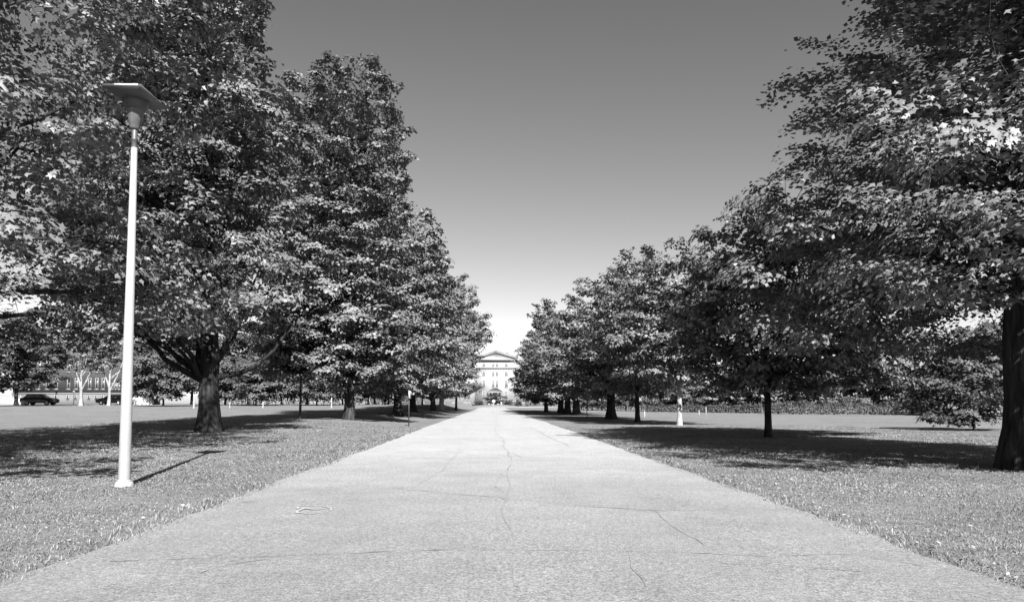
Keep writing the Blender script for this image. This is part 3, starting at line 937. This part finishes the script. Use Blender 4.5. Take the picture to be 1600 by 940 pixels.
pts = [base(p, Y)[:2] for p, Y in [(325, 116), (420, 114), (520, 116), (600, 122), (650, 134)]]
hedge('hedge', 'tall dark hedge behind the trees on the far side of the left lawn', pts, 2.4, 2.3, 12000, 5, .2)
pts = [base(p, Y)[:2] for p, Y in [(890, 140), (960, 130), (1040, 121), (1120, 113), (1190, 106)]]
hedge('hedge', 'tall dark hedge far behind the trunks of the right row', pts, 2.2, 2.0, 11000, 6, .2)


# ------------------------------------------------------------------ lamp post
b = ground(194, 759)
lamp = thing('street_lamp', 'tall pale lamp post with a tilted grey saucer shade on the left lawn', 'street lamp', b)
Yl = b[1]


def lz(py):
    return float(at(208, py, Yl)[2] - b[2])


kx = Yl / F
mb = MB(); mb.lathe([(0, .075), (.09, .075), (.115, .06), (.13, .02), (.135, -.06)], 18)
o = mb.build('footing', M['concrete'], lamp, smooth=True)
mb = MB(); mb.lathe([(.098, .07), (.098, .09), (.080, .094)], 20); mb.build('base_plate', M['lamp_white'], lamp, smooth=False)
zt = lz(231)
mb = MB(); mb.lathe([(.082, .08), (.080, .7), (.042, zt), (.0, zt + .002)], 24); mb.build('pole', M['lamp_white'], lamp, smooth=True)
mb = MB(); mb.lathe([(.0405, zt - .02), (.0405, lz(220)), (.047, lz(219.5)), (.047, lz(217)), (.0405, lz(216)), (.0405, lz(199))], 20)
mb.build('collar', M['lamp_grey'], lamp, smooth=True)
mb = MB(); mb.lathe([(.0, lz(203.5)), (.055, lz(203)), (.075, lz(200)), (.128, lz(173.5)), (.135, lz(172)), (.0, lz(171.8))], 8)
mb.build('cup', M['lamp_cup'], lamp)
head = MB(); head.lathe([(.0, lz(173)), (.138, lz(172.4)), (.15, lz(171.5)), (.205, lz(155)), (.19, lz(154)), (.0, lz(153.8))], 12)
o = head.build('bowl', M['lamp_grey'], lamp)
# level four-sided canopy, its underside rising to the rim
mb = MB()
hx, hy = .275, .43
ring = lambda a, b_, z: [(-a, -b_, z), (a, -b_, z), (a, b_, z), (-a, b_, z)]
vs = ring(.15, .17, -.055) + ring(hx, hy, 0) + ring(hx, hy, .028) + ring(hx - .03, hy - .03, .036)
fs = []
for k in range(3):
    for i in range(4):
        j = (i + 1) % 4
        fs.append((4 * k + i, 4 * k + j, 4 * k + 4 + j, 4 * k + 4 + i))
mb.add(vs, [fs, [(3, 2, 1, 0), (12, 13, 14, 15)]])
o = mb.build('shade', M['lamp_grey'], lamp)
o.location = (0, 0, lz(155.5) + .02)
mb = MB(); mb.box(-.10, .235, -hy - .006, -hy + .004, .006, .032)  # added pale strip standing in for sunlight on the near rim
e_ = mb.build('edge_highlight', M['light_metal'], o)


# ------------------------------------------------------------------ posts and signs
def sign_post(name, label, p, h, r_, plate=None, top_mat='light_metal', pole_mat='dark', group=None):
    root = thing(name, label, 'sign' if plate else 'post', p, group)
    mb = MB(); mb.tube([(0, 0, -.05), (0, 0, h)], [r_, r_], 8); mb.build('pole', M[pole_mat], root)
    if plate:
        x0, x1, z0, z1, rz, shape = plate
        mb = MB()
        if shape == 'disc':
            th = np.linspace(0, 2 * math.pi, 21)[:-1]
            mb.prism([(x1 * math.cos(a), z0 + x1 * math.sin(a)) for a in th], -r_ - .03, -r_ - .003)
        else:
            mb.box(x0, x1, -r_ - .03, -r_ - .003, z0, z1)
        o = mb.build('sign_plate', M[top_mat], root)
        o.rotation_euler = (0, 0, rz)
        mb = MB(); mb.box(-r_ * 1.5, r_ * 1.5, -r_ - .005, r_ + .02, (z0 - .03) if shape == 'disc' else (z0 + z1) / 2 - .03, (z0 + .03) if shape == 'disc' else (z0 + z1) / 2 + .03)
        mb.build('clamp', M['dark'], root)
    return root


sign_post('sign_post', 'thin road sign turned edge on beside the left road edge', base(639, 39), 1.85, .03, (-.18, .18, 1.45, 1.86, R(80), 'box'))
sign_post('sign_post', 'thin dark sign post under the right row trees', base(917, 60), 1.95, .03, (-.2, .2, 1.5, 1.95, R(75), 'box'), 'dark')
sign_post('sign_post', 'round pale sign before the clipped tree at the end of the road', base(771.5, 188), 2.1, .06, (0, .42, 1.75, 0, 0, 'disc'), 'white', 'white')
for px, Y, h, lab in [(1007, 60, .55, 'short thin stake left of the pale sunlit trunk'),
                      (1092, 72, .55, 'short white stake on the right lawn, left of the taller one'),
                      (1103, 74, .85, 'taller thin white stake on the right lawn')]:
    o = thing('stake', lab, 'stake', base(px, Y), 'stakes on the right lawn')
    mb = MB(); mb.tube([(0, 0, -.05), (.01, 0, h * .5), (0, 0, h)], [.03, .028, .02], 6); mb.build('rod', M['light_metal'], o)
    mb = MB(); mb.box(-.035, .035, -.035, .035, h - .02, h + .03); mb.build('cap', M['white'], o)
for px, Y, h, r_, lab in [(303, 78, 1.35, .09, 'pale post just left of the thick trunk'),
                          (359, 80, .5, .05, 'short pale post right of the thick trunk'),
                          (411, 80, .55, .07, 'short pale post midway between the thick trunk and slim tree'),
                          (518, 80, 1.0, .07, 'pale post right of the slim young tree')]:
    o = thing('bollard', lab, 'post', base(px, Y), 'pale posts along the left lawn')
    mb = MB(); mb.lathe([(r_ * 1.15, -.05), (r_, .1), (r_ * .9, h)], 10); mb.build('shaft', M['concrete'], o, smooth=True)
    mb = MB(); mb.lathe([(r_ * .95, h - .01), (r_ * .95, h + .03), (r_ * .5, h + .07), (0, h + .08)], 10); mb.build('cap', M['white'], o)
o = thing('globe_lamp', 'small white globe lamp on a thin post before the brick building', 'street lamp', base(115, 106))
mb = MB(); mb.tube([(0, 0, -.05), (0, 0, 1.75)], [.05, .04], 8); mb.build('pole', M['light_metal'], o)
a = np.linspace(-math.pi / 2, math.pi / 2, 9)
mb = MB(); mb.lathe([(.17 * math.cos(t), 1.9 + .17 * math.sin(t)) for t in a], 14); mb.build('globe', M['white'], o, smooth=True)
sign_post('sign_post', 'thin dark pole beside the parked car at far left', base(87, 97), 1.9, .035, (-.12, .12, 1.6, 1.9, R(70), 'box'), 'dark')


# ------------------------------------------------------------------ vehicles
def car(label, p, rz):
    root = thing('parked_car', label, 'car', p, 'cars parked by the brick building', rz)
    prof = [(-2.1, .42), (-2.18, .7), (-2.1, .92), (-1.55, 1.0), (1.0, 1.02), (1.75, .93), (2.12, .78), (2.16, .45), (1.9, .3), (-1.9, .3)]
    mb = MB(); mb.prism(prof, -.86, .86); mb.build('body', M['carpaint'], root)
    mb = MB()
    lo = [(-1.75, 1.0), (1.05, 1.0)]; hi = [(-1.35, 1.5), (.35, 1.5)]
    v = [(lo[0][0], -.82, .99), (lo[1][0], -.82, .99), (lo[1][0], .82, .99), (lo[0][0], .82, .99), (hi[0][0], -.62, 1.5), (hi[1][0], -.62, 1.5), (hi[1][0], .62, 1.5), (hi[0][0], .62, 1.5)]
    mb.add(v, [[(0, 1, 5, 4), (1, 2, 6, 5), (2, 3, 7, 6), (3, 0, 4, 7), (4, 5, 6, 7)]]); mb.build('cabin', M['carpaint'], root)
    for s in (-1, 1):
        for x0, x1, t0, t1 in ((-1.55, -.45, -1.22, -.45), (-.36, .82, -.36, .30)):
            w_ = MB()
            y0, y1 = s * .80, s * .645
            w_.add([(x0, y0 + s * .012, 1.05), (x1, y0 + s * .012, 1.05), (t1, y1 + s * .012, 1.44), (t0, y1 + s * .012, 1.44)], [[(0, 1, 2, 3)]])
            w_.build('window', M['glass'], root)
    for x in (-1.3, 1.3):
        for s in (-1, 1):
            w_ = MB(); th = np.linspace(0, 2 * math.pi, 19)[:-1]
            w_.prism([(x + .34 * math.cos(a), .34 + .34 * math.sin(a)) for a in th], s * .70, s * .88)
            wo = w_.build('wheel', M['tyre'], root)
            w_ = MB(); w_.prism([(x + .22 * math.cos(a), .34 + .22 * math.sin(a)) for a in th], s * .87, s * .895)
            w_.build('rim', M['light_metal'], wo)
    for s in (-1, 1):
        w_ = MB(); w_.box(2.08, 2.17, s * .62 - .15, s * .62 + .15, .62, .76); w_.build('headlight', M['light_metal'], root)
        w_ = MB(); w_.box(-2.185, -2.1, s * .66 - .12, s * .66 + .12, .7, .86); w_.build('tail_light', M['glass'], root)
    return root


c1 = car('dark car parked under the wide tree at the far left', base(62, 103) + np.array([0, 0, .02]), R(4))
c2 = copy_thing(c1, 'dark car parked behind the second pale trunk, beside the brick building', base(176, 105) + np.array([0, 0, .02]), R(182), (.92, .92, .95))


# ------------------------------------------------------------------ buildings
def window(parent, x0, x1, z0, z1, yf, fr, glass, frame_m, bars=(1, 1), sill=True, depth=.10):
    """frame, panes and sill on a wall whose face is at y = yf (facing -y)"""
    mb = MB(); t = fr
    yo, yi = yf - .05, yf - .004
    mb.box(x0, x0 + t, yo, yi, z0, z1); mb.box(x1 - t, x1, yo, yi, z0, z1)
    mb.box(x0 + t, x1 - t, yo, yi, z0, z0 + t); mb.box(x0 + t, x1 - t, yo, yi, z1 - t, z1)
    for k in range(1, bars[0] + 1):
        xx = x0 + (x1 - x0) * k / (bars[0] + 1)
        mb.box(xx - t * .35, xx + t * .35, yo + .012, yi, z0 + t, z1 - t)
    for k in range(1, bars[1] + 1):
        zz = z0 + (z1 - z0) * k / (bars[1] + 1)
        mb.box(x0 + t, x1 - t, yo + .02, yi - .002, zz - t * .35, zz + t * .35)
    f = mb.build('window', frame_m, parent)
    mb = MB(); mb.box(x0 + t * .6, x1 - t * .6, yf - .018, yf - .006, z0 + t * .6, z1 - t * .6); mb.build('pane', glass, f)
    if sill:
        mb = MB(); mb.box(x0 - .1, x1 + .1, yf - .16, yf - .003, z0 - .14, z0 - .005); mb.build('sill', frame_m, f)
    return f


YB = 275.0
o0 = base(774, YB)
hall = thing('white_building', 'white stone building with a triangular pediment at the end of the road', 'building', o0)


def bx_(px):
    return float(at(px, 600, YB)[0] - o0[0])


def bz_(py):
    return float(at(774, py, YB)[2] - o0[2])


x0, x1 = bx_(745), bx_(806)
zc = bz_(563)
mb = MB(); mb.box(x0, x1, 0, 16, -.4, zc); mb.build('wall', M['wallw'], hall)
# wings, set back
wx0, wx1 = bx_(650), bx_(900)
zw = bz_(577)
for a_, b_ in ((wx0, x0 - .003), (x1 + .003, wx1)):
    mb = MB(); mb.box(a_, b_, 2.5, 14, -.4, zw); mb.build('wing', M['wallw'], hall)
    mb = MB(); mb.box(a_ - .3, b_ + (0.0), 2.1, 14.3, zw + .002, zw + .55); mb.build('parapet', M['wallw'], hall)
# pediment: cornice, tympanum, raking mouldings, roof
mb = MB(); mb.box(x0 - .7, x1 + .7, -.9, 16.4, zc + .002, zc + .55); mb.build('cornice', M['trimw'], hall)
ap = bz_(548.5)
mb = MB(); mb.prism([(x0 + .4, zc + .556), (x1 - .4, zc + .556), ((x0 + x1) / 2, ap - .55)], -.35, 15.5); mb.build('pediment', M['wallw'], hall)
cx = (x0 + x1) / 2
for s in (-1, 1):
    e = x0 - .8 if s < 0 else x1 + .8
    mb = MB(); mb.prism([(e, zc + .56), (cx, ap - .5), (cx, ap + .05), (e, zc + 1.05)], -.95, -.3); mb.build('raking_cornice', M['trimw'], hall)
    mb = MB(); mb.prism([(e, zc + 1.06), (cx, ap + .06), (cx, ap + .25), (e - s * -.1, zc + 1.22)], -.8, 16); mb.build('roof', M['roofw'], hall)
mb = MB(); th = np.linspace(0, 2 * math.pi, 17)[:-1]
mb.prism([(cx + .35 * math.cos(a), (zc + ap) / 2 - .1 + .35 * math.sin(a)) for a in th], -.43, -.353); mb.build('medallion', M['trimw'], hall)
xc_ = bx_(794)
mb = MB(); mb.box(xc_ - .5, xc_ + .5, 5, 6.2, zc + .8, bz_(550)); mb.box(xc_ - .62, xc_ + .62, 4.9, 6.3, bz_(550) + .002, bz_(549)); mb.build('chimney', M['roofw'], hall)
# dentil string course
zs = bz_(575.5)
mb = MB(); mb.box(x0 - .25, x1 + .25, -.45, -.003, zs + .12, zs + .45); mb.build('string_course', M['trimw'], hall)
for k in range(24):
    xx = x0 + .2 + (x1 - x0 - .4) * k / 23
    mb = MB(); mb.box(xx - .15, xx + .15, -.38, -.004, zs - .28, zs + .115)
    mb.build('dentil', M['trimw'], hall)
mb = MB(); mb.box(x0 - .15, x1 + .15, -.2, -.003, bz_(627.5), bz_(626.5)); mb.build('plinth_band', M['wallw'], hall)
rows = [(566.5, 573), (579, 586.5), (594, 605), (611, 624)]
for (t_, b__) in rows:
    for pc, wpx in ((756, 4.4), (770.8, 3.9), (776.6, 3.9), (791.2, 4.6)):
        if t_ == 611 and 765 < pc < 782:
            continue
        window(hall, bx_(pc - wpx / 2), bx_(pc + wpx / 2), bz_(b__), bz_(t_), 0.0, .16, M['glass'], M['winframe'], (1, 2))
for pc in (756, 791.2):
    window(hall, bx_(pc - 2.2), bx_(pc + 2.2), bz_(633), bz_(629.5), 0.0, .14, M['glass'], M['winframe'], (1, 0), False)
for pc in (660, 676, 692, 708, 726.5, 732.5, 818, 830, 846, 862, 878):
    for (t_, b__) in rows[1:] + [(628, 633)]:
        window(hall, bx_(pc - 2), bx_(pc + 2), bz_(b__), bz_(t_), 2.5, .16, M['glass'], M['winframe'], (1, 1 if b__ - t_ > 6 else 0), b__ != 633)
# entrance with curved hood
ex0, ex1 = bx_(764), bx_(783)
zh = bz_(613)
arc = [(ex0 - .4 + (ex1 - ex0 + .8) * t, zh + .5 + 1.15 * math.sin(math.pi * t)) for t in np.linspace(0, 1, 13)]
mb = MB(); mb.prism([(ex0 - .4, zh)] + arc + [(ex1 + .4, zh)], -1.6, -.003); mb.build('door_hood', M['trimw'], hall)
for xx in (ex0, ex0 + 1.2, ex1 - 1.2, ex1):
    mb = MB(); mb.lathe([(.3, -.3), (.3, .1), (.24, .15), (.21, zh - .3), (.3, zh - .2), (.3, zh - .003)], 14, (xx, -1.2)); mb.build('column', M['wallw'], hall, smooth=True)
mb = MB(); mb.box(cx - 1.0, cx + 1.0, -.06, -.004, -.2, 3.2)
d_ = mb.build('door', M['glass'], hall)
mb = MB(); mb.box(cx - 1.25, cx - 1.003, -.12, -.004, -.2, 3.4); mb.box(cx + 1.003, cx + 1.25, -.12, -.004, -.2, 3.4); mb.box(cx - 1.0, cx + 1.0, -.12, -.004, 3.203, 3.4)
mb.build('door_frame', M['winframe'], d_)
xd = bx_(744.2)
mb = MB(); mb.tube([(xd, -.12, 0), (xd, -.12, bz_(608))], [.09, .09], 8); mb.build('drainpipe', M['trimw'], hall)

# island with the clipped tree, low bushes by the wall
mb = MB()
mb.lathe([(6.6, -.15), (6.4, .22), (6.0, .30), (4, .55), (2, .68), (0, .72)], 40)
isl = mb.build('island', M['lawn'], None, (IC[0], 200, float(gz(0, 200)) + .07), True)
structure(isl)
bushd = tree_data(181, 3.9, .16, [(0, 0, 2.0, 2.6, 2.4, 1.6), (0, 0, 2.6, 2.0, 2.0, 1.3)], 130, 7000, .26, .5, K=8, clear=.7, min_start=.5)
CT = build_tree('clipped_tree', 'round topped dark tree on the island before the white building', (IC[0], 200, float(gz(0, 200)) + .7), bushd, LEAF_MID, M['leaf_dark'], M['bark'])
lowd = tree_data(191, 1.7, .05, [(0, 0, .8, 1.3, 1.0, .85)], 50, 2400, .22, .38, K=6, clear=.1, min_start=.1)
CT.scale = (.95, .95, .70)
BU = build_tree('shrub', 'dark rounded shrub left of the clipped tree by the white wall', base(746.5, 262), lowd, LEAF_MID, M['leaf_dark'], M['bark'], 'shrubs along the white building', cat='shrub')
BU.scale = (1.15, 1.0, 1.0)
for px, s, rz, lab in [(752, 1.2, 1.1, 'small shrub between dark rounded one and clipped tree'),
                       (790, 1.2, 2.0, 'shrub just right of the clipped tree by the white wall'),
                       (797, 1.5, 3.0, 'larger shrub by the white wall, second right of the clipped tree'),
                       (810, 1.5, 4.4, 'shrub by the white wall nearest the right row of trees')]:
    copy_thing(BU, lab, base(px, 262), rz, (s * .85, s * .7, s * .62), 'shrubs along the white building')

# brick building across the left lawn
YK = 122.0
k0 = base(140, YK)
br = thing('brick_building', 'dark brick building with tall white framed windows across the left lawn', 'building', k0)


def kx_(px):
    return float(at(px, 610, YK)[0] - k0[0])


def kz_(py):
    return float(at(140, py, YK)[2] - k0[2])


mb = MB(); mb.box(kx_(20), kx_(191), 0, 14, kz_(613.5), 10.0); mb.build('wall', M['brick'], br)
mb = MB(); mb.box(kx_(20), kx_(191), -.12, 13.9, -.6, kz_(615)); mb.build('base_wall', M['brick_low'], br)
mb = MB(); mb.box(kx_(20) - .1, kx_(191) + .1, -.2, 13.95, kz_(615) + .002, kz_(613.5) - .002); mb.build('band', M['trimw'], br)
mb = MB(); mb.box(kx_(20) - .4, kx_(191) + .4, -.5, 14.5, 10.002, 10.5); mb.build('roof', M['roofw'], br)
for pc in (32, 46, 60, 74, 88, 107, 119, 140, 151, 161):
    window(br, kx_(pc - 2.6), kx_(pc + 2.6), kz_(607.5), kz_(590), 0.0, .13, M['glass_dark'], M['frame_grey'], (0, 1))
    window(br, kx_(pc - 2.6), kx_(pc + 2.6), kz_(581), kz_(564), 0.0, .13, M['glass_dark'], M['frame_grey'], (0, 1))
    window(br, kx_(pc - 2.2), kx_(pc + 2.2), kz_(625), kz_(616.5), -.12, .12, M['glass_dark'], M['frame_grey'], (0, 0), False)
for pc in (176.5, 181, 185.5):
    window(br, kx_(pc - 2.1), kx_(pc + 2.1), kz_(607.5), kz_(597.5), 0.0, .13, M['glass_dark'], M['frame_grey'], (0, 1))
mb = MB(); mb.box(kx_(186.5), kx_(190), -.10, -.004, kz_(595.5), kz_(593.3)); mb.build('plaque', M['white'], br)
# sloping white ramp wall
p0 = base(214, 112)
ramp = thing('entrance_ramp', 'white sloping ramp wall just right of the lamp post, far away', 'ramp', p0)
mb = MB(); mb.prism([(-1.2, -.1), (2.3, -.1), (2.3, .55), (-.9, 2.0), (-1.2, 2.0)], 0, .3); mb.build('ramp_wall', M['white'], ramp)
mb = MB(); mb.prism([(-1.25, 2.003), (-.88, 2.003), (2.33, .553), (2.33, .65), (-.86, 2.1), (-1.25, 2.1)], -.06, .36); mb.build('coping', M['concrete'], ramp)
p0 = base(8, 108)
ramp = thing('low_wall', 'pale low wall at the far left edge behind the wide tree', 'wall', p0)
mb = MB(); mb.box(-2.5, 2.2, 0, .4, -.1, 1.0); mb.build('wall_body', M['white'], ramp)
mb = MB(); mb.box(-2.6, 2.3, -.08, .48, 1.003, 1.12); mb.build('coping', M['concrete'], ramp)
p0 = base(37, 99)
bn = thing('utility_box', 'small white utility box beside the dark parked car', 'utility box', p0)
mb = MB(); mb.box(-.25, .25, -.2, .2, 0, .6); mb.build('cabinet', M['white'], bn)
mb = MB(); mb.box(-.28, .28, -.23, .23, .602, .66); mb.build('lid', M['white'], bn)
mb = MB(); mb.box(.12, .16, -.225, -.202, .25, .38); mb.build('handle', M['dark'], bn)

tot = sum(len(o.data.loops) - 2 * len(o.data.polygons) for o in {o.data.name: o for o in sc.objects if o.type == 'MESH'}.values())
print('TRIS', tot)
